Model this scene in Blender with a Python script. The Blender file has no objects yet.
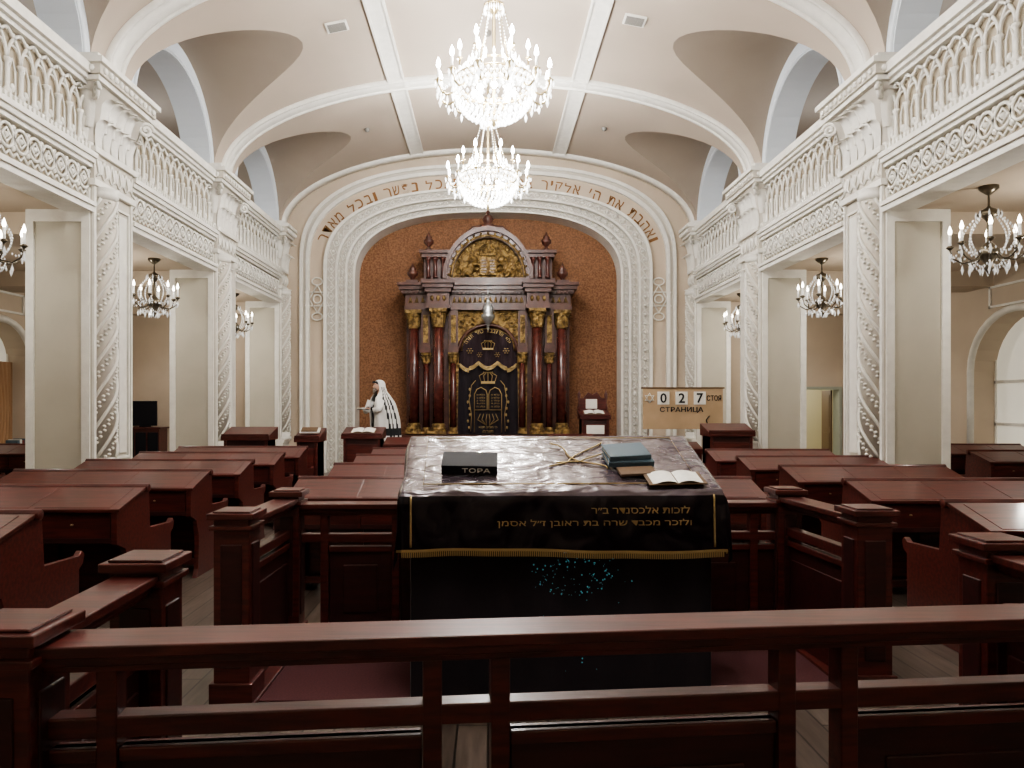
import bpy, math, random, bmesh
from mathutils import Matrix, Vector, noise
random.seed(7)
pi=math.pi
C=bpy.context
S=C.scene
try: S.view_settings.look='AgX - Medium High Contrast'
except Exception as e: print(e)
# ------------------------------------------------------------------ materials
def _n(nt,t,**k):
    n=nt.nodes.new(t)
    for a,b in k.items(): setattr(n,a,b)
    return n
def mat(name,col,rough=.5,metal=0,col2=None,nscale=5,nstr=None,bump=0,bscale=30,coat=0,emit=None,estr=0,stretch=None,spec=.5,sheen=0,detail=4,bdist=.02):
    m=bpy.data.materials.new(name); m.use_nodes=True
    nt=m.node_tree; p=nt.nodes['Principled BSDF']
    p.inputs['Base Color'].default_value=(*col,1)
    p.inputs['Roughness'].default_value=rough
    p.inputs['Metallic'].default_value=metal
    p.inputs['Coat Weight'].default_value=coat
    p.inputs['Coat Roughness'].default_value=.12
    p.inputs['Specular IOR Level'].default_value=spec
    p.inputs['Sheen Weight'].default_value=sheen
    if emit:
        p.inputs['Emission Color'].default_value=(*emit,1); p.inputs['Emission Strength'].default_value=estr
        m.cycles.emission_sampling='NONE'
    tc=_n(nt,'ShaderNodeTexCoord'); mp=_n(nt,'ShaderNodeMapping')
    nt.links.new(tc.outputs['Object'],mp.inputs['Vector'])
    if stretch: mp.inputs['Scale'].default_value=stretch
    if col2:
        no=_n(nt,'ShaderNodeTexNoise'); no.inputs['Scale'].default_value=nscale; no.inputs['Detail'].default_value=detail
        nt.links.new(mp.outputs[0],no.inputs['Vector'])
        cr=_n(nt,'ShaderNodeValToRGB'); cr.color_ramp.elements[0].position=.38; cr.color_ramp.elements[1].position=.62
        cr.color_ramp.elements[0].color=(*col,1); cr.color_ramp.elements[1].color=(*col2,1)
        nt.links.new(no.outputs['Fac'],cr.inputs[0]); nt.links.new(cr.outputs[0],p.inputs['Base Color'])
    if bump:
        nb=_n(nt,'ShaderNodeTexNoise'); nb.inputs['Scale'].default_value=bscale; nb.inputs['Detail'].default_value=4
        nt.links.new(mp.outputs[0],nb.inputs['Vector'])
        b=_n(nt,'ShaderNodeBump'); b.inputs['Strength'].default_value=bump; b.inputs['Distance'].default_value=bdist
        nt.links.new(nb.outputs['Fac'],b.inputs['Height']); nt.links.new(b.outputs[0],p.inputs['Normal'])
    return m
M_wall=mat('wall_beige',(.50,.415,.32),.7,col2=(.54,.45,.35),nscale=1.2,bump=.05,bscale=60)
M_face=mat('pillar_beige',(.45,.42,.345),.65,col2=(.48,.45,.37),nscale=1.5)
M_white=mat('stucco_white',(.72,.70,.645),.55,col2=(.78,.76,.70),nscale=8,bump=.12,bscale=50)
M_bluew=mat('stucco_cool_white',(.62,.66,.70),.6)
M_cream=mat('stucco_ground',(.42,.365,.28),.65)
M_cream2=mat('column_ground',(.56,.52,.455),.6)
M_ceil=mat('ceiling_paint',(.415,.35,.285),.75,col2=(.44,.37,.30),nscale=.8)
M_ceil_shade=mat('lunette_shaded_ceiling',(.32,.265,.215),.75,col2=(.34,.285,.23),nscale=.8)  # ceiling paint darkened: shade in the cross-vaults put into the colour
M_wood=mat('mahogany',(.048,.0090,.0070),.38,col2=(.095,.0175,.013),nscale=6,stretch=(.6,6,6),coat=.28,bump=.03,bscale=20)
M_woodd=mat('mahogany_dark',(.026,.006,.0055),.42,col2=(.042,.009,.008),nscale=5,stretch=(.8,5,5),coat=.15)
M_gold=mat('gilding',(.38,.255,.10),.40,.65,col2=(.12,.075,.03),nscale=11,bump=1.0,bscale=22,bdist=.05,detail=2)
M_brass=mat('brass',(.45,.36,.20),.3,.9)
M_bronze=mat('bronze',(.13,.11,.08),.3,.8)
M_red=mat('ark_red_column',(.058,.014,.011),.27,col2=(.090,.023,.017),nscale=10,coat=.3)
M_arkw=mat('ark_wood',(.052,.017,.012),.38,col2=(.085,.028,.018),nscale=7,coat=.2)
M_velvet=mat('velvet_dark',(.010,.005,.010),.85,sheen=.12,bump=.2,bscale=8)
M_velvetR=mat('velvet_maroon',(.018,.005,.010),.8,sheen=.15)
M_text=mat('letter_brown_gold',(.20,.095,.03),.45,.2)
M_embr=mat('embroidery_gold',(.40,.29,.13),.45,.5)
M_candle=mat('candle_white',(.85,.84,.8),.4,emit=(1,.97,.9),estr=.35)
M_bulb=mat('bulb',(1,1,1),.3,emit=(1,.98,.95),estr=60)
M_bulbw=mat('bulb_warm',(1,1,1),.3,emit=(1,.9,.72),estr=14)
M_paper=mat('paper',(.78,.76,.70),.6,col2=(.72,.70,.64),nscale=40)
M_pane=mat('window_pane',(.75,.73,.66),.4,emit=(.95,.9,.75),estr=.3)
M_black=mat('black_cloth',(.012,.012,.014),.8)
M_skin=mat('skin',(.55,.33,.24),.5)
M_beard=mat('beard_grey',(.16,.13,.11),.9)
M_tallit=mat('tallit_wool',(.78,.77,.75),.85,bump=.15,bscale=80)
M_carpet=mat('carpet_maroon',(.050,.012,.014),.95,col2=(.075,.018,.020),nscale=90)
M_bookblk=mat('book_black',(.010,.010,.014),.6,spec=.2)
M_bookblue=mat('book_blue',(.07,.11,.14),.5)
M_bookred=mat('book_red',(.16,.03,.03),.45)
M_bookbrn=mat('book_brown',(.12,.07,.035),.5)
M_card=mat('board_tan',(.40,.285,.17),.6,col2=(.44,.31,.19),nscale=3)
M_spark=mat('rhinestone_teal',(.10,.40,.50),.2,.3,emit=(.14,.5,.6),estr=.28)  # glint painted in: faint emission keeps the stones bright on dark cloth
M_curt=mat('curtain_brown',(.36,.21,.11),.8,sheen=.2)
M_grey=mat('vent_grey',(.22,.21,.19),.5)
M_greenw=mat('door_frame_green',(.34,.37,.31),.5)
M_yellow=mat('far_room_wall',(.55,.51,.38),.7)
M_silver=mat('silver',(.50,.52,.52),.3,.8)
M_niche=mat('niche_cork',(.15,.066,.030),.75,col2=(.275,.135,.066),nscale=24,bump=.6,bscale=34,detail=9,bdist=.025)
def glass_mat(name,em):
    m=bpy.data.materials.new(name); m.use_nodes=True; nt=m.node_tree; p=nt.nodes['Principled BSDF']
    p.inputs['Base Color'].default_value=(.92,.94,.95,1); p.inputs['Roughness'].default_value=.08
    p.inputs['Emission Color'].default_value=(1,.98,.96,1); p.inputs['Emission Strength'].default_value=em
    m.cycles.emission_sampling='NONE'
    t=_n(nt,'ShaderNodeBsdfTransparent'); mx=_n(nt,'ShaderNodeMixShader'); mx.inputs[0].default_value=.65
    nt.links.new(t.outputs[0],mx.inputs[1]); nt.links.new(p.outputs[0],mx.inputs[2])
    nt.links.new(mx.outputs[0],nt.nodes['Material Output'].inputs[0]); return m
M_crys=glass_mat('crystal',2.6); M_crys2=glass_mat('crystal_dim',.15)  # emission stands in for lamplight caught by the crystals
def brick_mat(name,c1,c2,mort,scale,bw,rh,rough,mortar=.01,bump=.3):
    m=bpy.data.materials.new(name); m.use_nodes=True; nt=m.node_tree; p=nt.nodes['Principled BSDF']
    tc=_n(nt,'ShaderNodeTexCoord'); sx=_n(nt,'ShaderNodeSeparateXYZ'); cx=_n(nt,'ShaderNodeCombineXYZ')
    nt.links.new(tc.outputs['Object'],sx.inputs[0])
    nt.links.new(sx.outputs[1],cx.inputs[0]); nt.links.new(sx.outputs[0],cx.inputs[1])
    br=_n(nt,'ShaderNodeTexBrick'); nt.links.new(cx.outputs[0],br.inputs['Vector'])
    br.inputs['Color1'].default_value=(*c1,1); br.inputs['Color2'].default_value=(*c2,1); br.inputs['Mortar'].default_value=(*mort,1)
    br.inputs['Scale'].default_value=scale; br.inputs['Brick Width'].default_value=bw; br.inputs['Row Height'].default_value=rh; br.inputs['Mortar Size'].default_value=mortar
    mp=_n(nt,'ShaderNodeMapping'); mp.inputs['Scale'].default_value=(1,9,1); nt.links.new(cx.outputs[0],mp.inputs[0])
    no=_n(nt,'ShaderNodeTexNoise'); no.inputs['Scale'].default_value=3; no.inputs['Detail'].default_value=7
    nt.links.new(mp.outputs[0],no.inputs['Vector'])
    mx=_n(nt,'ShaderNodeMix',data_type='RGBA',blend_type='MULTIPLY'); mx.inputs['Factor'].default_value=.8
    nt.links.new(br.outputs['Color'],mx.inputs['A']); 
    cr=_n(nt,'ShaderNodeValToRGB'); cr.color_ramp.elements[0].position=.3; cr.color_ramp.elements[0].color=(.4,.38,.36,1); cr.color_ramp.elements[1].position=.7
    nt.links.new(no.outputs['Fac'],cr.inputs[0]); nt.links.new(cr.outputs[0],mx.inputs['B'])
    nt.links.new(mx.outputs['Result'],p.inputs['Base Color'])
    p.inputs['Roughness'].default_value=rough
    b=_n(nt,'ShaderNodeBump'); b.inputs['Strength'].default_value=bump; b.inputs['Distance'].default_value=.01
    nt.links.new(br.outputs['Fac'],b.inputs['Height']); b.invert=True; nt.links.new(b.outputs[0],p.inputs['Normal'])
    return m
M_floor=brick_mat('laminate_floor',(.090,.068,.055),(.150,.117,.097),(.02,.015,.012),1,1.3,.16,.34,.006,bump=.15)
def cloth_mat(name,c,metal,ns,bs,stretch,rough=.2,coatr=.12,coat=1.0,spec=.9,dist=.05):
    m=mat(name,c,rough,0,coat=coat,spec=spec)
    nt=m.node_tree; p=nt.nodes['Principled BSDF']
    p.inputs['Metallic'].default_value=metal; p.inputs['Coat Roughness'].default_value=coatr
    tc=_n(nt,'ShaderNodeTexCoord')
    no=_n(nt,'ShaderNodeTexNoise'); no.inputs['Scale'].default_value=ns; no.inputs['Detail'].default_value=1.5; no.inputs['Distortion'].default_value=.8
    mp=_n(nt,'ShaderNodeMapping'); mp.inputs['Scale'].default_value=stretch
    nt.links.new(tc.outputs['Object'],mp.inputs[0]); nt.links.new(mp.outputs[0],no.inputs['Vector'])
    b=_n(nt,'ShaderNodeBump'); b.inputs['Strength'].default_value=bs; b.inputs['Distance'].default_value=dist
    nt.links.new(no.outputs['Fac'],b.inputs['Height'])
    nt.links.new(b.outputs[0],p.inputs['Normal']); nt.links.new(b.outputs[0],p.inputs['Coat Normal'])
    return m
M_plast=cloth_mat('plastic_covered_velvet',(.105,.080,.100),.2,5,.5,(1,1.8,1.8),.22,.11)
M_drop=cloth_mat('velvet_cover_drop',(.006,.003,.006),0,3.4,.6,(1.3,1,.8),.35,.07,coat=.42,spec=.15,dist=.07)
# ------------------------------------------------------------------ mesh builder
class MB:
    def __init__(s): s.v=[];s.f=[];s.m=[];s.s=[];s.M=Matrix()
    def add(s,vs,fs,m=0,sm=False):
        o=len(s.v); M=s.M
        s.v+=[tuple(M@Vector(p)) for p in vs]
        s.f+=[tuple(i+o for i in f) for f in fs]
        s.m+=[m]*len(fs); s.s+=[sm]*len(fs)
    def box(s,x0,x1,y0,y1,z0,z1,m=0):
        s.add([(x0,y0,z0),(x1,y0,z0),(x1,y1,z0),(x0,y1,z0),(x0,y0,z1),(x1,y0,z1),(x1,y1,z1),(x0,y1,z1)],
              [(0,3,2,1),(4,5,6,7),(0,1,5,4),(1,2,6,5),(2,3,7,6),(3,0,4,7)],m)
    def prism(s,pts,ax,a0,a1,m=0):
        def P(p,a): return {'x':(a,p[0],p[1]),'y':(p[0],a,p[1]),'z':(p[0],p[1],a)}[ax]
        n=len(pts)
        s.add([P(p,a0) for p in pts]+[P(p,a1) for p in pts],
              [tuple(range(n)),tuple(range(2*n-1,n-1,-1))]+[(i,(i+1)%n,n+(i+1)%n,n+i) for i in range(n)],m)
    def lathe(s,prof,c=(0,0,0),n=12,m=0,sm=True,sx=1,sy=1):
        vs=[];fs=[]
        for r,z in prof:
            for i in range(n):
                a=2*pi*i/n; vs.append((c[0]+r*sx*math.cos(a),c[1]+r*sy*math.sin(a),c[2]+z))
        for j in range(len(prof)-1):
            for i in range(n):
                k=(i+1)%n; fs.append((j*n+i,j*n+k,(j+1)*n+k,(j+1)*n+i))
        fs.append(tuple(range(n))); fs.append(tuple(range((len(prof)-1)*n,len(prof)*n)))
        s.add(vs,fs,m,sm)
    def tube(s,pts,r,n=6,m=0,closed=False,sm=True,flat=1):
        pts=[Vector(p) for p in pts]; N=len(pts); rs=r if isinstance(r,(list,tuple)) else [r]*N
        vs=[];fs=[]; up=None
        for i,p in enumerate(pts):
            if closed: t=pts[(i+1)%N]-pts[i-1]
            else: t=pts[min(i+1,N-1)]-pts[max(i-1,0)]
            if t.length<1e-9: t=Vector((0,0,1))
            t.normalize()
            if up is None:
                up=Vector((1,0,0)) if abs(t.x)<.8 else Vector((0,1,0))
            a=(up-t*up.dot(t)); 
            if a.length<1e-6: a=t.orthogonal()
            a.normalize(); up=a; b=t.cross(a)
            for k in range(n):
                q=2*pi*(k+.5)/n; vs.append(p+a*math.cos(q)*rs[i]+b*math.sin(q)*rs[i]*flat)
        L=N if closed else N-1
        for j in range(L):
            for k in range(n):
                l=(k+1)%n; jj=(j+1)%N
                fs.append((j*n+k,j*n+l,jj*n+l,jj*n+k))
        if not closed: fs+= [tuple(range(n)),tuple(range((N-1)*n,N*n))]
        s.add(vs,fs,m,sm)
    def ell(s,c,r,m=0,nu=10,nv=6,sm=True):
        if not isinstance(r,(list,tuple)): r=(r,r,r)
        vs=[(c[0],c[1],c[2]-r[2])];fs=[]
        for j in range(1,nv):
            b=-pi/2+pi*j/nv
            for i in range(nu):
                a=2*pi*i/nu; vs.append((c[0]+r[0]*math.cos(a)*math.cos(b),c[1]+r[1]*math.sin(a)*math.cos(b),c[2]+r[2]*math.sin(b)))
        vs.append((c[0],c[1],c[2]+r[2])); e=len(vs)-1
        for i in range(nu):
            k=(i+1)%nu; fs.append((0,1+k,1+i)); fs.append((e,e-nu+i,e-nu+k))
            for j in range(nv-2): o=1+j*nu; fs.append((o+i,o+k,o+nu+k,o+nu+i))
        s.add(vs,fs,m,sm)
    def octa(s,c,r,h,m=0):
        x,y,z=c
        s.add([(x,y,z-h),(x+r,y,z),(x,y+r,z),(x-r,y,z),(x,y-r,z),(x,y,z+h)],
              [(0,2,1),(0,3,2),(0,4,3),(0,1,4),(5,1,2),(5,2,3),(5,3,4),(5,4,1)],m)
    def grid(s,fn,nu,nv,m=0,sm=True,mf=None):
        vs=[fn(i/nu,j/nv) for j in range(nv+1) for i in range(nu+1)]; W=nu+1
        fs=[(j*W+i,j*W+i+1,(j+1)*W+i+1,(j+1)*W+i) for j in range(nv) for i in range(nu)]
        s.add(vs,fs,m,sm)
        if mf:
            base=len(s.m)-len(fs)
            for j in range(nv):
                for i in range(nu): s.m[base+j*nu+i]=mf(i/nu,j/nv)
    def text(s,st,m,M,width=None,height=None,ext=.004,bold=0):
        cu=bpy.data.curves.new('t','FONT'); cu.body=st; cu.size=1; cu.align_x='CENTER'; cu.extrude=ext; cu.resolution_u=3; cu.offset=bold
        ob=bpy.data.objects.new('t',cu); S.collection.objects.link(ob); C.view_layer.update()
        me=bpy.data.meshes.new_from_object(ob.evaluated_get(C.evaluated_depsgraph_get()))
        vs=[v.co.copy() for v in me.vertices]; fs=[tuple(p.vertices) for p in me.polygons]
        bpy.data.objects.remove(ob); bpy.data.meshes.remove(me)
        if not vs: print('NO GLYPH',repr(st)); return
        x0=min(v.x for v in vs);x1=max(v.x for v in vs);y0=min(v.y for v in vs);y1=max(v.y for v in vs)
        ky=height/(y1-y0) if height else None; kx=width/(x1-x0) if width else ky
        if ky is None: ky=kx
        old=s.M; s.M=old@M
        s.add([((v.x-(x0+x1)/2)*kx,(v.y-(y0+y1)/2)*ky,v.z) for v in vs],fs,m); s.M=old
    def obj(s,name,mats,bevel=0,parent=None,loc=None,rot=0):
        me=bpy.data.meshes.new(name); me.from_pydata(s.v,[],s.f)
        for m in mats: me.materials.append(m)
        me.polygons.foreach_set('material_index',s.m); me.polygons.foreach_set('use_smooth',s.s)
        bm=bmesh.new(); bm.from_mesh(me); bmesh.ops.recalc_face_normals(bm,faces=bm.faces); bm.to_mesh(me); bm.free()
        me.update()
        ob=bpy.data.objects.new(name,me); S.collection.objects.link(ob)
        if bevel:
            b=ob.modifiers.new('b','BEVEL'); b.width=bevel; b.segments=2; b.limit_method='ANGLE'; b.angle_limit=.7
        if parent: ob.parent=parent
        if loc: ob.location=loc
        ob.rotation_euler=(0,0,rot)
        return ob
def dup(o,loc,rot=0,scale=None):
    n=o.copy(); n.location=loc; n.rotation_euler=(0,0,rot)
    if scale: n.scale=scale
    S.collection.objects.link(n); return n
def T(x,y,z): return Matrix.Translation((x,y,z))
RX=lambda a: Matrix.Rotation(a,4,'X')
RY=lambda a: Matrix.Rotation(a,4,'Y')
RZ=lambda a: Matrix.Rotation(a,4,'Z')
UP=RX(pi/2)
def point(loc,e,col=(1,.95,.88),r=.06,name='lamp_light',parent=None):
    l=bpy.data.lights.new(name,'POINT'); l.energy=e; l.color=col; l.shadow_soft_size=r
    o=bpy.data.objects.new(name,l); o.location=loc; S.collection.objects.link(o)
    if parent: o.parent=parent
    return o
# ------------------------------------------------------------------ dimensions
W=5.0; WO=9.3; YB=-3.0; YF=18.2; ZS=6.0; RISE=1.87; BAYS=[-.7,3.5,7.7,11.9,16.1]
PIL=[-3.3,.9,5.1,9.3,13.5,17.7]
CR=1.5; CHW=1.6
m=MB(); m.box(-WO,WO,YB,YF,-.1,0,0); m.obj('floor',[M_floor])
def zm(x): return ZS+RISE*math.sqrt(max(0,1-(x/W)**2))
ys=[]
for b in BAYS:
    ys+= [b+CHW*math.sin(-pi/2+pi*k/28) for k in range(29)]
ys=[YB]+[y for y in ys if y>YB+.01]+[YF]; ys=sorted(set(round(y,5) for y in ys))
def zc(y):
    for b in BAYS:
        if abs(y-b)<CHW: return ZS+CR*math.sqrt(1-((y-b)/CHW)**2)
    return ZS
N1,N2=8,22; cols=[];vs=[];fs=[];ms=[]
for y in ys:
    z=zc(y); xi=W*math.sqrt(max(0,1-((z-ZS)/RISE)**2))
    half=[(-W+(W-xi)*k/N1,z) for k in range(N1)]
    a0=math.acos(min(1,xi/W))
    half+=[(-W*math.cos(a0+(pi/2-a0)*k/N2),ZS+RISE*math.sin(a0+(pi/2-a0)*k/N2)) for k in range(N2+1)]
    full=half+[(-x,zz) for x,zz in reversed(half[:-1])]
    cols.append(len(vs)); vs+=[(x,y,zz) for x,zz in full]; L=len(full)
for j in range(len(ys)-1):
    for i in range(L-1):
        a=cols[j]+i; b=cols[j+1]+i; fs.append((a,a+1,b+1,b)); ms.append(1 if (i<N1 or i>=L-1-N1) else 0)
me=bpy.data.meshes.new('ceiling'); me.from_pydata(vs,[],fs); me.materials.append(M_ceil); me.materials.append(M_ceil_shade)
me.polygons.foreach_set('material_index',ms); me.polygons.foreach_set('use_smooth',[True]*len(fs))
bm=bmesh.new(); bm.from_mesh(me)
bmesh.ops.dissolve_degenerate(bm,edges=bm.edges,dist=1e-4)
for e in bm.edges:
    if len(e.link_faces)==2 and (e.link_faces[0].material_index!=e.link_faces[1].material_index): e.smooth=False
bm.to_mesh(me); bm.free()
o=bpy.data.objects.new('ceiling',me); S.collection.objects.link(o)
def ellipse_band(m,yc,hw,off,mm=0,n=48):
    pts=[(-W*math.cos(pi*k/n),ZS+RISE*math.sin(pi*k/n)) for k in range(n+1)]
    inn=[(-(W-off)*math.cos(pi*k/n),ZS+(RISE-off)*math.sin(pi*k/n)) for k in range(n+1)]
    y0,y1=yc-hw,yc+hw; v=[];f=[]
    for k in range(n+1):
        v+=[(inn[k][0],y0,inn[k][1]),(inn[k][0],y1,inn[k][1]),(pts[k][0],y0,pts[k][1]),(pts[k][0],y1,pts[k][1])]
    for k in range(n):
        a=4*k; f+=[(a,a+4,a+5,a+1),(a,a+2,a+6,a+4),(a+1,a+5,a+7,a+3)]
    m.add(v,f,mm,True)
for i,y in enumerate(PIL):
    m=MB(); yc=y+.5
    if y<-3: yc=-2.7
    if y>17: ellipse_band(m,18.03,.15,.06); 
    else:
        ellipse_band(m,yc,.19,.05); ellipse_band(m,yc-.17,.03,.075); ellipse_band(m,yc+.17,.03,.075)
    m.obj('trim_vault_rib_%d'%(i+1),[M_white])
m=MB()
for x in (-1.72,1.72):
    z=zm(x); sl=-RISE*x/W/W/math.sqrt(1-(x/W)**2)
    m.M=T(x,0,z)@RY(-math.atan(sl))
    m.box(-.14,.14,YB,17.9,-.03,.02,0); m.box(-.16,-.12,YB,17.9,-.055,.02,0); m.box(.12,.16,YB,17.9,-.055,.02,0)
m.obj('trim_ceiling_bands',[M_white])
for x,y in ((-2.38,11.65),(2.28,11.5)):
    m=MB(); z=zm(x); sl=-RISE*x/W/W/math.sqrt(1-(x/W)**2)
    m.M=T(x,y,z-.01)@RY(-math.atan(sl))
    m.box(-.17,.17,-.14,.14,-.02,.01,0)
    for k in range(7): m.box(-.14,.14,-.115+k*.035,-.095+k*.035,-.028,-.015,1)
    m.obj('air_vent',[M_white,M_grey])
for x,y in ((-2.6,15.9),(2.5,15.9),(0,12.3)):
    m=MB(); m.lathe([(.06,.02),(.06,0),(.045,-.04),(.0,-.06)],(x,y,zm(x)-.02),12,0); m.obj('ceiling_sensor',[M_grey])
# ------------------------------------------------------------------ pillars
def leaf(m,base,out,side,w,h,curl,mm=0):
    base=Vector(base);out=Vector(out);side=Vector(side);up=Vector((0,0,1)); v=[];f=[];n=6
    for k in range(n+1):
        t=k/n; z=h*math.sin(t*pi*.62)/math.sin(pi*.5); o=curl*(t**2.2)*1.0
        ww=w*.5*(.7+.6*math.sin(t*pi*.9))*(1-t**4*.75)
        c=base+up*z+out*(.015+o)
        for q,dd in ((-1,-.02),(-.5,.008),(0,.03),(.5,.008),(1,-.02)):
            v.append(c+side*ww*q+out*dd)
    for k in range(n):
        for q in range(4): a=5*k+q; f.append((a,a+1,a+6,a+5))
    m.add(v,f,mm,True)
def build_pillar():
    m=MB()
    m.box(-.8,0,0,1,0,6.0,1)
    for y0,y1 in ((-.03,0),(1,1.03)):
        m.box(-.8,-.70,y0,y1,0,4.13,0); m.box(-.10,0,y0,y1,0,4.4,0); m.box(-.70,-.1,y0,y1,3.98,4.13,0)
        m.box(-.8,0,y0,y1,0,.35,0)
    m.box(0,.02,0,1,0,4.5,2)
    for a,b in ((0,.05),(.46,.52),(.96,1)): m.box(.02,.05,a,b,.8,4.44,0)
    m.box(-.82,.12,-.05,1.05,0,.12,0); m.box(0,.10,-.04,1.04,.12,.75,0); m.box(0,.13,-.05,1.05,.75,.82,0)
    for a,b,c,d in ((.56,.59,.95,4.3),(.89,.92,.95,4.3)): m.box(.02,.05,a,b,c,d,0)
    m.box(.02,.05,.59,.89,.95,.98,0); m.box(.02,.05,.59,.89,4.27,4.3,0); m.box(.02,.045,.64,.84,1.03,4.22,0)
    cx,cy,r=.03,.255,.15
    m.lathe([(.19,.82),(.19,.88),(.16,.9),(.18,.95),(r,1.0)],(cx,cy,0),20,0)
    m.lathe([(r,1.0),(r,4.3)],(cx,cy,0),20,2)
    m.lathe([(r,4.3),(.18,4.33),(.19,4.38),(.17,4.41),(.2,4.44)],(cx,cy,0),20,0)
    st=.0768
    for ph in (0,pi/2,pi,3*pi/2):
        m.tube([(cx+(r+.012)*math.cos(ph+t*.30),cy+(r+.012)*math.sin(ph+t*.30),1.0+t*st) for t in range(44)],.022,5,0)
        for t in range(0,44):
            a=ph+t*.30+.79; z=1.0+t*st
            if z<4.25:
                for q in (-1,1): m.ell((cx+(r+.006)*math.cos(a+q*.16),cy+(r+.006)*math.sin(a+q*.16),z+.03+q*.012),(.026,.026,.02),0,5,4)
    m.box(0,.08,-.04,1.04,4.44,4.52,0); m.box(0,.05,0,1,4.52,4.85,2)
    for k in range(5):
        yy=.12+k*.19; m.ell((.05,yy,4.69),(.04,.055,.1),0,8,6); 
        for q in (-1,1): m.tube([(.06,yy+q*.09,4.56),(.065,yy+q*.03,4.62),(.06,yy+q*.09,4.8)],.015,4,0)
    m.box(-.03,.10,-.06,1.06,4.85,4.92,0)
    v=[];zz=[(4.92,.02),(5.2,.04),(5.5,.10),(5.68,.16)]
    for z,o in zz: v+=[(-.8,-o,z),(o,-o,z),(o,1+o,z),(-.8,1+o,z)]
    f=[]
    for k in range(3):
        for q in range(4): a=4*k+q;b=4*k+(q+1)%4; f.append((a,b,b+4,a+4))
    m.add(v,f,2,True)
    for k in range(5):
        yy=.1+k*.2; leaf(m,(.05,yy,4.92),(1,0,0),(0,1,0),.17,.36,.16)
        if k<4: leaf(m,(.06,yy+.1,5.15),(1,0,0),(0,1,0),.18,.42,.22)
    for k in range(4):
        xx=-.08-k*.19
        for sgn,yy in ((-1,0),(1,1)):
            leaf(m,(xx,yy+sgn*.05,4.92),(0,sgn,0),(1,0,0),.16,.36,.16)
            leaf(m,(xx+.08,yy+sgn*.06,5.15),(0,sgn,0),(1,0,0),.18,.42,.22)
    for cyy in (0,1):
        sg=-1 if cyy==0 else 1
        d=Vector((1,sg,0)).normalized(); pts=[]
        for t in range(26):
            a=t*.42; rr=.11*(1-t/30); c=Vector((.16,cyy+sg*.16,5.55))
            pts.append(c+d*(rr*math.cos(a))+Vector((0,0,rr*math.sin(a))))
        m.tube(pts,.028,5,0)
    m.box(-.8,.22,-.22,1.22,5.68,5.74,0); m.box(-.8,.26,-.26,1.26,5.74,5.86,2); m.box(-.8,.31,-.31,1.31,5.86,5.93,0); m.box(-.8,.2,-.2,1.2,5.93,6.02,0)
    for k in range(11): m.ell((.27,-.15+k*.13,5.8),(.03,.045,.045),0,6,4)
    for k in range(7): m.ell((-.75+k*.15,-.27,5.8),(.045,.03,.045),0,6,4)
    return m
PM_=[M_white,M_face,M_cream2]
pm=build_pillar(); p0=pm.obj('pillar',PM_,loc=(-W,PIL[1],0))
for y in PIL[2:]: dup(p0,(-W,y,0))
pmr=MB(); pmr.v=[(-a,b,c) for a,b,c in pm.v]; pmr.f=pm.f; pmr.m=pm.m; pmr.s=pm.s
p1=pmr.obj('pillar',PM_,loc=(W,PIL[1],0))
for y in PIL[2:]: dup(p1,(W,y,0))
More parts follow.
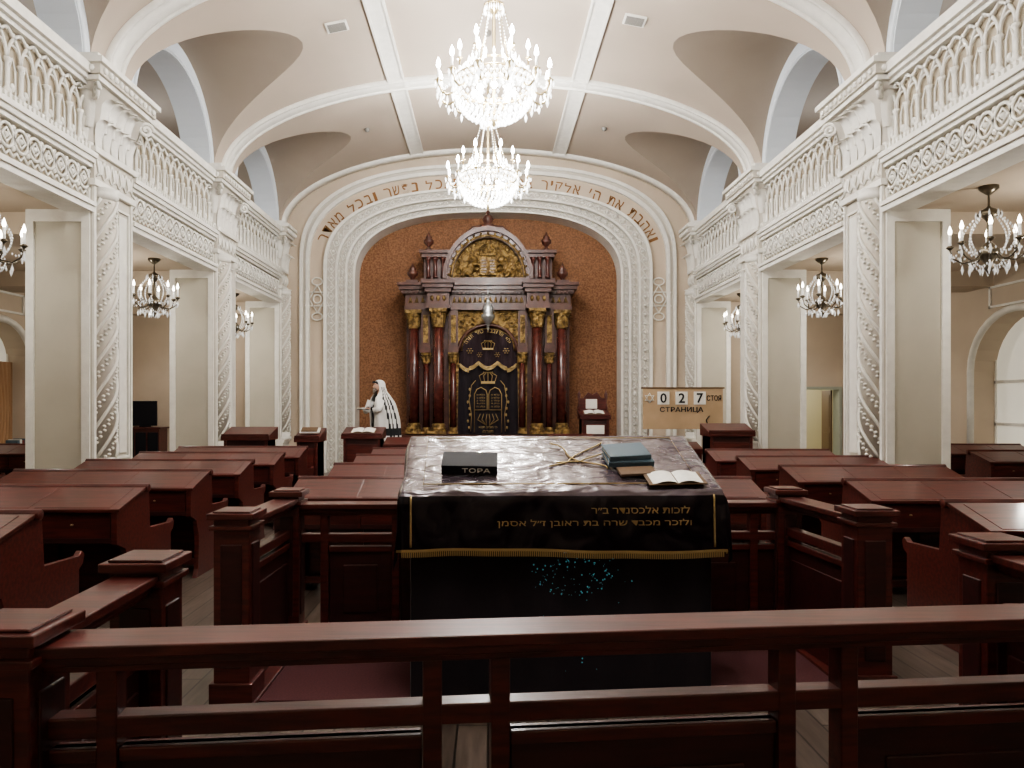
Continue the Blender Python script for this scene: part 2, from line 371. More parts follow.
# ------------------------------------------------------------------ gallery parapets
def build_parapet():
    m=MB(); L=3.2
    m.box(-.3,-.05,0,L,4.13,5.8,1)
    m.box(-.3,.05,0,L,4.10,4.17,0); m.box(-.3,.08,0,L,4.17,4.22,0); m.box(-.3,.0,0,L,4.22,4.27,0)
    m.box(-.05,.03,0,L,4.66,4.71,0); m.box(-.05,.07,0,L,4.71,4.77,0); m.box(-.05,.10,0,L,4.77,4.83,0); m.box(-.05,.02,0,L,4.83,4.93,0)
    m.box(-.3,.04,0,L,5.64,5.69,0); m.box(-.3,.09,0,L,5.69,5.74,0); m.box(-.34,.14,0,L,5.74,5.86,0)
    n=13; s=L/n
    for k in range(n):
        c=(k+.5)*s
        m.tube([(-.02,c+s*.5*math.cos(2*pi*t/14),4.50+s*.5*math.sin(2*pi*t/14)) for t in range(14)],.021,4,0,True)
        m.tube([(-.02,c+s*.30*math.cos(2*pi*t/4),4.50+s*.30*math.sin(2*pi*t/4)) for t in range(4)],.017,4,0,True)
        m.ell((-.03,c,4.50),(.04,.035,.035),0,8,4)
        for q in (-1,1): m.ell((-.03,c+s*.5,4.50+q*.11),(.035,.035,.035),0,6,4)
        m.tube([(-.03,c-s*.5,4.30),(-.03,c-s*.25,4.36),(-.03,c,4.30),(-.03,c+s*.25,4.36),(-.03,c+s*.5,4.30)],.016,4,0)
    for k in range(40):
        m.box(.0,.06,(k+.25)*L/40,(k+.75)*L/40,4.85,4.91,0)
    n=14; s=L/n; zb=5.30
    for k in range(n+1):
        y=k*s
        m.tube([(-.01,y,4.93),(-.01,y,4.97),(-.01,y,5.0),(-.01,y,zb-.05),(-.01,y,zb-.03),(-.01,y,zb)],[.045,.045,.024,.024,.042,.042],6,0)
    for k in range(-1,n):
        y=(k+1)*s; R=2*s*.98
        for q in (-1,1):
            pts=[]
            for t in range(9):
                a=t/8*math.acos(.5); yy=y+q*(-s*.98+0)+q*(R-R*math.cos(a)); zz=zb+R*math.sin(a)*.84
                if 0<=yy<=L: pts.append((-.012,yy,zz))
            if len(pts)>2: m.tube(pts,.019,4,0)
    for k in range(n):
        y=(k+.5)*s
        m.tube([(-.02,y-s*.5*math.cos(pi*t/8),zb+s*.75*math.sin(pi*t/8)**.8) for t in range(9)],.014,4,0)
        m.tube([(-.03,y-s*.22,4.95),(-.03,y-s*.22,5.22),(-.03,y,5.34),(-.03,y+s*.22,5.22),(-.03,y+s*.22,4.95)],.012,4,0)
        m.ell((-.03,y,5.58),(.035,.03,.03),0,6,4); m.ell((-.03,y,5.03),(.03,.035,.05),0,6,4)
        m.ell((-.03,k*s+.001,5.62),(.03,.025,.025),0,6,4)
    return m
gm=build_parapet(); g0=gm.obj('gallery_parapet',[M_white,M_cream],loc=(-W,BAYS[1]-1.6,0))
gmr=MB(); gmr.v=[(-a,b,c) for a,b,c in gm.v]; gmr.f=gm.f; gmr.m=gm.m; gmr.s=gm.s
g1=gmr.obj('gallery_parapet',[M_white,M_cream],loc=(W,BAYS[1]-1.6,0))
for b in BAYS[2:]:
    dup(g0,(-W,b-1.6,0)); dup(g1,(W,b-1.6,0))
# ------------------------------------------------------------------ side structure
for sg,nm in ((-1,'left'),(1,'right')):
    m=MB()
    def bx(a,b,*r): m.box(min(sg*a,sg*b),max(sg*a,sg*b),*r)
    bx(5.3,WO,YB,YF,4.13,4.3,0)
    for y in PIL[1:]: bx(5.8,WO,y+.1,min(y+.9,YF),3.85,4.13,0)
    m.obj('ceiling_aisle_'+nm,[M_wall])
    m=MB()
    for b in BAYS:
        n=24; hw=1.42; v=[];f=[]
        for k in range(n+1):
            a=pi*k/n; y=b-hw*math.cos(a); z=5.87 if k in(0,n) else 5.95+1.28*math.sin(a)
            for x in (W,W+.5): v+=[(sg*x,y,z),(sg*x,y,8.2)]
        for k in range(n):
            q=4*k; f+=[(q,q+4,q+5,q+1),(q+2,q+3,q+7,q+6),(q,q+2,q+6,q+4)]
        m.add(v,f,0)
        for y0,y1 in ((b-1.6,b-hw),(b+hw,b+1.6)): bx(W,W+.5,y0,y1,5.87,8.2,0)
        m.tube([(sg*(W-.0),b-(hw+.05)*math.cos(pi*t/24),5.95+1.33*math.sin(pi*t/24)) for t in range(25)],.03,6,0)
    for y in PIL: bx(W,W+.5,max(y,YB),min(y+1,YF),6.0,8.2,0)
    m.obj('wall_clerestory_'+nm,[M_bluew])
    m=MB(); bx(W+.01,WO,YB,YF,8.2,8.3,0); m.obj('ceiling_gallery_'+nm,[M_ceil])
    m=MB(); wins=[(-.7,1.6),(3.5,1.6),(8.0,1.6),(14.1,1.7)] if sg<0 else [(-.7,1.6),(3.5,1.6),(8.3,1.6),(13.0,2.3)]
    edges=[YB]
    for c,w in wins:
        y0=c-w/2;y1=c+w/2; zsg=2.5 if sg<0 else 2.3
        bx(WO,WO+.5,edges[-1],y0,0,8.3,0)
        n=16; v=[];f=[]
        for k in range(n+1):
            a=pi*k/n; y=c-w/2*math.cos(a); z=zsg+w/2*math.sin(a)*.9
            v+=[(sg*WO,y,z),(sg*WO,y,8.3),(sg*(WO+.5),y,z),(sg*(WO+.5),y,8.3)]
        for k in range(n): q=4*k; f+=[(q,q+4,q+5,q+1),(q,q+2,q+6,q+4),(q+2,q+3,q+7,q+6)]
        m.add(v,f,0)
        bx(WO,WO+.5,y0,y1,0,.5,0)
        path=[(sg*(WO-.02),y0-.06,.5)]+[(sg*(WO-.02),c-(w/2+.06)*math.cos(pi*t/16),zsg+(w/2+.06)*.9*math.sin(pi*t/16)) for t in range(17)]+[(sg*(WO-.02),y1+.06,.5)]
        m.tube(path,.07,6,1)
        bx(WO-.12,WO+.1,y0-.15,y1+.15,.45,.52,1)
        edges.append(y1)
    bx(WO,WO+.5,edges[-1],YF,0,8.3,0)
    bx(WO-.03,WO,YB,YF,0,.2,1)
    for y0,y1 in ((9.6,11.3),(15.3,17.6),(5.6,6.9)):
        for a,b2,c,d in ((y0,y0+.05,.6,3.6),(y1-.05,y1,.6,3.6)): bx(WO-.03,WO,a,b2,c,d,1)
        bx(WO-.03,WO,y0,y1,3.55,3.6,1); bx(WO-.03,WO,y0,y1,.6,.65,1)
    for c,w in wins: 
        for a,b2 in ((3.45,3.49),(3.81,3.85)): bx(WO-.03,WO,c-.7,c+.7,a,b2,1)
        for a in (c-.7,c+.66): bx(WO-.03,WO,a,a+.04,3.45,3.85,1)
    m.obj('wall_'+nm,[M_wall,M_white])
    for i,(c,w) in enumerate(wins):
        m=MB(); x=WO+.42; zsg=2.5 if sg<0 else 2.3
        m.box(min(sg*x,sg*(x+.05)),max(sg*x,sg*(x+.05)),c-w/2-.02,c+w/2+.02,.5,zsg+w/2,0)
        xx=sg*(x-.03)
        for k in range(3): yy=c-w/2+(k+.0)*w/2; m.box(min(xx,xx+sg*.03),max(xx,xx+sg*.03),yy-.03,yy+.03,.5,zsg+w/2,1)
        for z in (1.3,2.1): m.box(min(xx,xx+sg*.03),max(xx,xx+sg*.03),c-w/2,c+w/2,z-.03,z+.03,1)
        for q in ((-1,1) if sg<0 else (-1,)):
            def fn(u,v,q=q): 
                y=c+q*(w/2-.02-u*w*(.2 if sg>0 else .36)*(1-.3*math.sin(v*pi))); return (sg*(x-.12+.03*math.sin(u*30)),y,.52+v*(zsg-.5))
            m.grid(fn,24,8,2)
        m.obj('window_%s_%d'%(nm,i+1),[M_pane,M_white,M_curt])
m=MB(); m.box(-WO,WO,YB-.3,YB,0,8.3,0); m.obj('wall_back',[M_wall])
def arch(hw,zs,zt,n=26,leg=8,e=2.6):
    L=[(-hw,zs*k/leg) for k in range(leg)]
    A=[(-hw*max(0,math.cos(pi/2*k/n))**(2/e),zs+(zt-zs)*math.sin(pi/2*k/n)**(2/e)) for k in range(n+1)]
    h=L+A
    return h+[(-x,z) for x,z in reversed(h[:-1])]
def band(m,c1,c2,y0,y1,mm=0,z0=None):
    v=[];f=[]
    for a,b in zip(c1,c2): v+=[(a[0],y0,a[1]),(b[0],y0,b[1]),(a[0],y1,a[1]),(b[0],y1,b[1])]
    for k in range(len(c1)-1):
        q=4*k; f+=[(q,q+4,q+5,q+1),(q,q+2,q+6,q+4),(q+1,q+5,q+7,q+3)]
    m.add(v,f,mm)
def resample(c,sp):
    out=[];acc=0
    P=[Vector(p) for p in c]; tot=sum((P[i+1]-P[i]).length for i in range(len(P)-1)); n=max(1,int(tot/sp)); sp=tot/n; nxt=sp/2
    for i in range(len(P)-1):
        d=P[i+1]-P[i]; l=d.length
        while nxt<=acc+l and l>0:
            out.append((P[i]+d*((nxt-acc)/l),d.normalized())); nxt+=sp
        acc+=l
    return out
def fam(t): return arch(3.33+.67*t,4.75+.15*t,6.45+.49*t)
m=MB()
band(m,arch(W+.02,6.0,7.9,e=2.0),fam(.9),YF,YF+.25,0)
m.obj('wall_front',[M_wall])
m=MB(); m.box(-3.8,3.8,18.95,19.05,0,6.8,0); m.obj('wall_niche',[M_niche])
m=MB()
band(m,fam(1.04),fam(.93),YF-.12,YF,0); band(m,fam(.93),fam(.62),YF-.04,YF+.05,1); band(m,fam(.62),fam(.54),YF-.09,YF+.3,0)
band(m,fam(.54),fam(.30),YF+.08,YF+.16,1); band(m,fam(.30),fam(.22),YF+.02,YF+.4,0); band(m,fam(.22),fam(.03),YF+.16,YF+.75,1); band(m,fam(.03),fam(-.05),YF+.10,YF+.75,0)
for tt,yy,s in ((.775,YF-.05,.22),(.42,YF+.07,.18),(.125,YF+.15,.16)):
    for k,(p,d) in enumerate(resample(fam(tt),s)):
        a=math.atan2(d.y,d.x); old=m.M; m.M=T(p.x,yy,p.y)@RY(-a)
        m.ell((0,0,0),(s*.18,.035,s*.18),0,6,4)
        m.tube([(s*.46*math.cos(q*pi/2),0,s*.40*math.sin(q*pi/2)) for q in range(4)],.018,4,0,True)
        m.M=old
def outerf(t): return arch(4.38+.24*t,5.05+.1*t,7.32+.24*t)
band(m,outerf(1),outerf(.7),YF-.08,YF,0); band(m,outerf(.7),outerf(.35),YF-.03,YF,1); band(m,outerf(.35),outerf(0),YF-.10,YF,0)
m.obj('trim_ark_arch',[M_white,M_cream2])
# lettering on arch
m=MB()
txt='ואהבת את ה׳ אלקיך בכל לבבך ובכל נפשך ובכל מאדך'
vis=txt[::-1]
cv=arch(4.19,4.98,7.12,n=900,e=2.5); pts=resample(cv,.02)
sel=[(p,d) for p,d in pts if p.y>5.66]
wt=[(.62 if ch in 'וי׳' else .7 if ch==' ' else 1.0) for ch in vis]; tot=sum(wt); acc=0
for ch,w_ in zip(vis,wt):
    u=(acc+w_/2)/tot; acc+=w_
    if ch==' ': continue
    p,d=sel[min(len(sel)-1,int(u*len(sel)))]
    a=math.atan2(d.y,d.x)
    small=ch in 'י׳'
    q=.06 if small else 0
    m.text(ch,0,T(p.x-d.y*q,YF-.008,p.y+d.x*q)@RY(-a)@UP,width=.055 if small else .075 if ch=='ו' else .165,height=.12 if small else .225,ext=.007,bold=.004)
m.obj('hebrew_inscription',[M_text])
for x in (-4.19,4.19):
    m=MB(); m.M=T(x,YF-.06,4.25)
    r=.34
    for o_ in (0,pi): m.tube([(r*math.sin(o_+2*pi*k/3),0,r*math.cos(o_+2*pi*k/3)) for k in range(3)],.028,4,0,True)
    m.tube([(.10*math.cos(2*pi*k/16),-.0,.10*math.sin(2*pi*k/16)) for k in range(16)],.02,4,0,True)
    for q in (-1,1): m.tube([(.13*math.cos(2*pi*k/16),0,q*.43+.09*math.sin(2*pi*k/16)) for k in range(16)],.018,4,0,True)
    m.obj('star_of_david_relief',[M_white])
m=MB(); m.box(-WO,-W,YF,YF+.3,0,8.3,0); m.box(-WO,-W,YF-.03,YF,0,.2,1); m.obj('wall_front_left',[M_wall,M_white])
m=MB(); m.box(W,7.75,YF,YF+.3,0,8.3,0); m.box(8.65,WO,YF,YF+.3,0,8.3,0); m.box(7.75,8.65,YF,YF+.3,2.05,8.3,0); m.obj('wall_front_right',[M_wall])
m=MB(); m.box(7.70,7.77,YF-.04,YF+.3,0,2.10,0); m.box(8.63,8.70,YF-.04,YF+.3,0,2.10,0); m.box(7.77,8.63,YF-.04,YF+.3,2.03,2.10,0)
m.M=T(8.60,YF+.32,0)@RZ(math.radians(80)); m.box(0,.83,-.02,.02,.01,2.02,1); m.box(.1,.73,-.03,.03,1.1,1.9,1); m.box(.1,.73,-.03,.03,.2,.95,1)
m.obj('door_1',[M_greenw,M_bookbrn])
m=MB(); m.box(6.9,10.8,22,22.1,0,3,0); m.box(6.8,6.9,YF+.3,22.1,0,3,0); m.box(10.8,10.9,YF+.3,22.1,0,3,0); m.box(6.9,10.8,YF+.3,22.1,3,3.1,0); m.box(6.9,10.8,YF+.3,22.1,-.1,0,0); m.obj('wall_side_room',[M_yellow])
point((8.2,20.6,2.6),100,(1,.96,.86),.1,'side_room_lamp')
# ------------------------------------------------------------------ dais and ark
m=MB()
for k in range(3): m.box(-3.1,3.1,15.3+.32*k,18.94,.15*k,.15*(k+1),0)
m.obj('dais_steps',[M_carpet])
s=17.6/740
AX=lambda p:(p-486.5)*s
AZ=lambda p:1.7+(403-p)*s
YK=18.9
m=MB()
m.box(AX(403),AX(570),18.05,YK,.45,AZ(300),0)
m.box(AX(400),AX(573),17.45,18.2,.45,AZ(436),0)
m.box(AX(398),AX(575),17.4,18.2,AZ(438),AZ(435),0)
for p0_,p1_ in ((402,448),(525,571)):
    m.box(AX(p0_),AX(p1_),17.38,17.5,.5,AZ(440),0)
    m.box(AX(p0_+4),AX(p1_-4),17.35,17.4,.56,AZ(444),5)
def column(px,y,pt,pb,r):
    x=AX(px); zb=AZ(pb); zt=AZ(pt); h=zt-zb
    m.box(x-r*1.35,x+r*1.35,y-r*1.35,y+r*1.35,zb,zb+r*.8,1)
    m.lathe([(r*1.3,0),(r*1.3,r*.3),(r*1.05,r*.5),(r*1.2,r*.8),(r,r*1.1)],(x,y,zb+r*.8),16,1)
    m.lathe([(r,r*1.8),(r*.98,h*.4),(r*.86,h-r*3.2)],(x,y,zb),16,2)
    m.lathe([(r*.9,h-r*3.3),(r*1.05,h-r*3.1),(r*.9,h-r*2.9),(r*1.1,h-r*1.6),(r*1.45,h-r*.6)],(x,y,zb),16,1)
    for k in range(8):
        a=k*pi/4; leaf(m,(x+r*.85*math.cos(a),y+r*.85*math.sin(a),zb+h-r*2.9),(math.cos(a),math.sin(a),0),(-math.sin(a),math.cos(a),0),r*.7,r*1.9,r*.7,1)
    m.box(x-r*1.5,x+r*1.5,y-r*1.5,y+r*1.5,zb+h-r*.6,zt,1)
for px,y,pt in ((411,17.9,309),(561.5,17.9,309),(437,17.58,309),(535.5,17.58,309)): column(px,y,pt,434,.135)
for px,y in ((424,17.85),(451.5,17.72),(521,17.72),(548.5,17.85)): column(px,y,352,434,.08)
for p0_,p1_ in ((418,429),(446,457),(516,527),(543,554)):
    m.box(AX(p0_),AX(p1_),17.68,18.1,AZ(352),AZ(346),0); m.box(AX(p0_+1),AX(p1_-1),17.78,18.1,AZ(346),AZ(309),0); m.box(AX(p0_+3),AX(p1_-3),17.76,17.8,AZ(342),AZ(314),1)
def ent(a,b,y,za,zb,mm=0): m.box(AX(a),AX(b),y,YK,AZ(za),AZ(zb),mm)
ent(402,571,17.74,309,305); ent(403,570,17.78,305,293); ent(400,573,17.70,293,289); ent(397,576,17.62,289,285); ent(395.5,577.5,17.56,285,282)
for a,b in ((426,448),(525,547)):
    ent(a-1,b+1,17.40,309,305); ent(a,b,17.44,305,293); ent(a-2,b+2,17.36,293,289); ent(a-4,b+4,17.30,289,285); ent(a-5,b+5,17.24,285,282)
    for q in range(3): m.ell((AX(a+5+q*6),17.43,AZ(299)),(.045,.03,.07),1,6,4)
for a,b in ((405,424),(450,523),(549,568)): 
    n=int((b-a)/5)
    for k in range(n):
        x=AX(a+(k+.5)*(b-a)/n); m.ell((x,17.77,AZ(299)),(.03,.03,.075),1,6,4); m.tube([(x-.05,17.77,AZ(302)),(x,17.77,AZ(296)),(x+.05,17.77,AZ(302))],.012,4,1)
for k in range(44): m.box(AX(399+k*4),AX(401+k*4),17.64,17.7,AZ(292),AZ(289.5),0)
m.box(AX(403),AX(570),17.76,17.79,AZ(305.6),AZ(304.8),1)
n=20; hole=[(-29.5*s*math.cos(pi*k/n),AZ(350)+26*s*math.sin(pi*k/n)) for k in range(n+1)]
rect=[]
for k in range(n+1):
    c,q=math.cos(pi*k/n),math.sin(pi*k/n); t=min(40*s/max(abs(c),1e-6),(AZ(309)-AZ(350))/max(q,1e-6)); rect.append((-t*c,AZ(350)+t*q))
hole=[(AX(455),.95)]+hole+[(AX(518),.95)]; rect=[(AX(447),.95)]+rect+[(AX(526),.95)]
band(m,rect,hole,17.88,18.05,1)
m.tube([(x,17.86,z) for x,z in hole[1:-1]],.05,6,0); m.tube([(x*.9,17.84,AZ(350)+(z-AZ(350))*1.12) for x,z in hole[1:-1]],.02,4,1)
def scroll(cx,cz_,y,R,d,mm=1,th=.018):
    m.tube([(cx+d*R*(1-t/22)*math.cos(t*.45),y,cz_+R*(1-t/22)*math.sin(t*.45)) for t in range(20)],th,4,mm)
for q in (-1,1):
    for a,b,R in ((.78,AZ(317),.12),(.55,AZ(315),.08),(.84,AZ(329),.08),(.34,AZ(313.5),.05)): scroll(q*a,b,17.86,R,q)
    for k in range(14):
        x=q*random.uniform(.3,.9); z=random.uniform(AZ(326),AZ(311))
        if (x/(33*s))**2+((z-AZ(350))/(30*s))**2>1: m.ell((x,17.87,z),(.045,.04,.03),1,6,4)
m.grid(lambda u,v:(AX(456)+u*(AX(517)-AX(456)),17.98+.03*math.sin(u*38)+.0*v,.95+v*(AZ(326)-.95)),80,4,3)
def val(u,v):
    x=-1+2*u; top=AZ(350)+25.5*s*math.sqrt(max(0,1-x*x*.98)); bot=AZ(361)-.13*abs(math.sin(u*3*pi+0.0))*1.0-.05*(abs(x)>.66)
    return (x*29*s,17.90+.012*math.sin(u*60),bot+(top-bot)*v)
m.grid(val,72,8,5)
m.tube([tuple(Vector(val(k/72,0))+Vector((0,-.015,0))) for k in range(73)],.022,5,4)
m.tube([tuple(Vector(val(k/72,.93))+Vector((0,-.015,0))) for k in range(3,70)],.012,4,4)
for k in range(60):
    p=val((k+.5)/60,0); m.box(p[0]-.008,p[0]+.008,17.875,17.89,p[2]-.08,p[2],4)
def embl(x,z,k):
    for j in range(6):
        a=j*pi/3; m.ell((x+k*math.cos(a),17.875,z+k*math.sin(a)),(k*.4,.012,k*.25),4,6,4)
    m.ell((x,17.875,z),(k*.4,.015,k*.4),4,6,4)
for px,pz,k in ((468,350,.06),(505,350,.06),(478,354,.05),(496,354,.05)): embl(AX(px),AZ(pz),k)
def crown(cx,cz,w,h,y):
    m.box(cx-w/2,cx+w/2,y-.015,y,cz-h/2,cz-h/2+h*.2,4)
    for k in range(5):
        x=cx-w/2+w*k/4; m.tube([(x,y,cz-h*.3),(x+(x-cx)*.25,y,cz+h*.15),(cx+(x-cx)*.6,y,cz+h*.35)],.014,4,4); m.ell((cx+(x-cx)*.6,y,cz+h*.4),.022,4,6,4)
crown(0,AZ(344),.26,.24,17.87)
for k,ch in enumerate('יחי אדוננו כתר תורה'[::-1]):
    a=pi*(.12+.76*(k+.5)/19); x=-24.5*s*math.cos(a); z=AZ(350)+20.5*s*math.sin(a)
    if ch!=' ': m.text(ch,4,T(x,17.87,z)@RY(-(pi/2-a))@UP,height=.085 if ch!='י' else .05,width=.06 if ch not in'וי' else .025,ext=.01)
crown(0,AZ(377),.34,.30,17.93)
for q in (-1,1):
    m.tube([(q*.33,17.93,AZ(433)),(q*.33,17.93,AZ(394)),(q*.27,17.93,AZ(389)),(q*.17,17.93,AZ(387)),(q*.05,17.93,AZ(390)),(q*.02,17.93,AZ(394)),(q*.02,17.93,AZ(410)),(q*.33,17.93,AZ(410))],.015,4,4)
    for r_ in range(5): m.text('אבגדהו'[r_]+' '+'תשרקצ'[r_]+'לכ',4,T(q*.175,17.94,AZ(394.5+r_*3))@UP,width=.2,height=.045,ext=.008)
    m.tube([(q*.42,17.93,AZ(432)),(q*.40,17.93,AZ(415)),(q*.46,17.93,AZ(400)),(q*.40,17.93,AZ(385)),(q*.3,17.93,AZ(380))],.012,4,4)
    for t in range(7): m.ell((q*(.46+.03*math.sin(t*2)),17.93,AZ(428-t*6.5)),(.028,.012,.04),4,6,4)
    for j in range(3): m.tube([(q*.08*(j+.3),17.93,AZ(414)+0),(q*.10*(j+.5),17.93,AZ(420)),(q*.03,17.93,AZ(426))],.012,4,4)
for r_ in range(2): m.text('כי מציון תצא'[::-1] if r_==0 else 'תורה'[::-1],4,T(0,17.94,AZ(428+r_*4))@UP,width=.45-.2*r_,height=.06,ext=.008)
ent(418,555,17.9,282,276); 
for a,b in ((421,446),(527,552)):
    ent(a,b,18.0,276,255); ent(a-2,b+2,17.85,255,251); ent(a-4,b+4,17.78,251,248)
    for q in (5,12,20): 
        x=AX(a+q*1.0); m.lathe([(.06,0),(.06,.04),(.045,.06),(.04,.40),(.06,.44),(.07,.5)],(x,17.86,AZ(276)),12,2)
cz=AZ(278); R1=43*s; RZ1=50*s
def larc(kx,kz,n=28): return [(-R1*kx*math.cos(pi*k/n),cz+RZ1*kz*math.sin(pi*k/n)) for k in range(n+1)]
m.prism([(x,z) for x,z in larc(.84,.84)],'y',17.92,18.3,1)
band(m,larc(1.0,1.0),larc(.84,.84),17.72,18.4,0); band(m,larc(1.06,1.05),larc(.97,.96),17.62,18.4,0); m.tube([(x,17.7,z) for x,z in larc(.87,.87)],.03,5,1)
for k in range(17):
    a=pi*(k+.5)/17; m.ell((-R1*.92*math.cos(a),17.71,cz+RZ1*.92*math.sin(a)),(.035,.02,.035),1,6,4)
m.box(-R1*1.06,R1*1.06,17.66,18.2,AZ(282),AZ(277),0)
for q in (-1,1):
    m.prism([(q*.01,cz+.12),(q*.2,cz+.12),(q*.2,cz+.48),(q*.17,cz+.55),(q*.105,cz+.58),(q*.04,cz+.55),(q*.01,cz+.48)],'y',17.84,17.92,1)
    for r_ in range(5): m.box(q*.105-.06,q*.105+.06,17.83,17.845,cz+.18+r_*.07,cz+.2+r_*.07,0)
    X=lambda a:q*a
    m.ell((X(.42),17.88,cz+.3),(.10,.06,.17),1,10,6); m.ell((X(.52),17.88,cz+.2),(.13,.06,.11),1,10,6)
    m.ell((X(.34),17.86,cz+.5),(.10,.07,.10),1,10,6); m.ell((X(.29),17.84,cz+.48),(.05,.06,.045),1,8,5); m.ell((X(.37),17.87,cz+.46),(.12,.05,.12),1,8,6)
    m.tube([(X(.36),17.86,cz+.36),(X(.27),17.84,cz+.38),(X(.22),17.84,cz+.36)],[.045,.035,.04],6,1)
    m.tube([(X(.38),17.86,cz+.26),(X(.28),17.84,cz+.24),(X(.23),17.84,cz+.27)],[.045,.035,.04],6,1)
    m.tube([(X(.52),17.86,cz+.18),(X(.45),17.84,cz+.1),(X(.38),17.84,cz+.08)],[.06,.045,.04],6,1)
    m.tube([(X(.60),17.86,cz+.18),(X(.62),17.84,cz+.1),(X(.54),17.84,cz+.06)],[.06,.045,.04],6,1)
    m.tube([(X(.62),17.87,cz+.22),(X(.72),17.87,cz+.3),(X(.66),17.87,cz+.42),(X(.72),17.87,cz+.5)],[.02,.02,.02,.04],6,1)
    for a,b,R in ((.62,.62,.08),(.48,.75,.09),(.3,.86,.07),(.72,.2,.05),(.22,.68,.05)): scroll(q*a,cz+b,17.91,R,q,1,.02)
crownc=cz+.72
for k in range(5):
    x=-.16+.08*k; m.tube([(x,17.86,crownc-.1),(x*1.35,17.86,crownc+.05),(x*.5,17.86,crownc+.14)],.02,4,1)
m.box(-.18,.18,17.84,17.9,crownc-.13,crownc-.08,1); m.ell((0,17.86,crownc+.17),.035,1)
m.lathe([(.16,0),(.18,.06),(.08,.12),(.14,.22),(.1,.3),(.03,.34),(.05,.4),(.0,.46)],(0,17.8,cz+RZ1*1.03),12,0)
for q in (-1,1): m.tube([(q*.1,17.8,cz+RZ1+.08),(q*.35,17.8,cz+RZ1+.06),(q*.5,17.8,cz+RZ1-.06),(q*.42,17.8,cz+RZ1-.1)],.04,6,0)
def urn(px,pz,y,k=1):
    m.lathe([(.11*k,0),(.11*k,.05*k),(.04*k,.1*k),(.05*k,.14*k),(.15*k,.24*k),(.16*k,.32*k),(.09*k,.38*k),(.11*k,.41*k),(.05*k,.48*k),(.03*k,.54*k),(0,.6*k)],(AX(px),y,AZ(pz)),12,0)
for px in (426,546): urn(px,248,17.95,.8)
for px in (410,562): urn(px,282,17.85,.85); m.box(AX(px-6),AX(px+6),17.7,18,AZ(283),AZ(279),0)
m.obj('torah_ark',[M_arkw,M_gold,M_red,M_velvet,M_embr,M_velvetR])
m=MB(); x=0.0; y=17.1
m.lathe([(.0,-.28),(.03,-.22),(.03,-.16),(.07,-.1),(.15,.02),(.16,.08),(.11,.12),(.13,.24),(.08,.34),(.03,.38),(.04,.42),(.02,.46)],(x,y,AZ(321)),14,0)
m.lathe([(.06,.13),(.12,.20),(.06,.33)],(x,y,AZ(321)),10,1)
for k in range(3): a=k*2*pi/3; m.tube([(x+.16*math.cos(a),y+.16*math.sin(a),AZ(320)+.1),(x,y,AZ(300))],.01,4,0)
m.tube([(x,y,AZ(301)),(x,y,AZ(291)),(x,17.6,AZ(290))],.012,4,0)
m.obj('eternal_lamp',[M_silver,M_crys2])
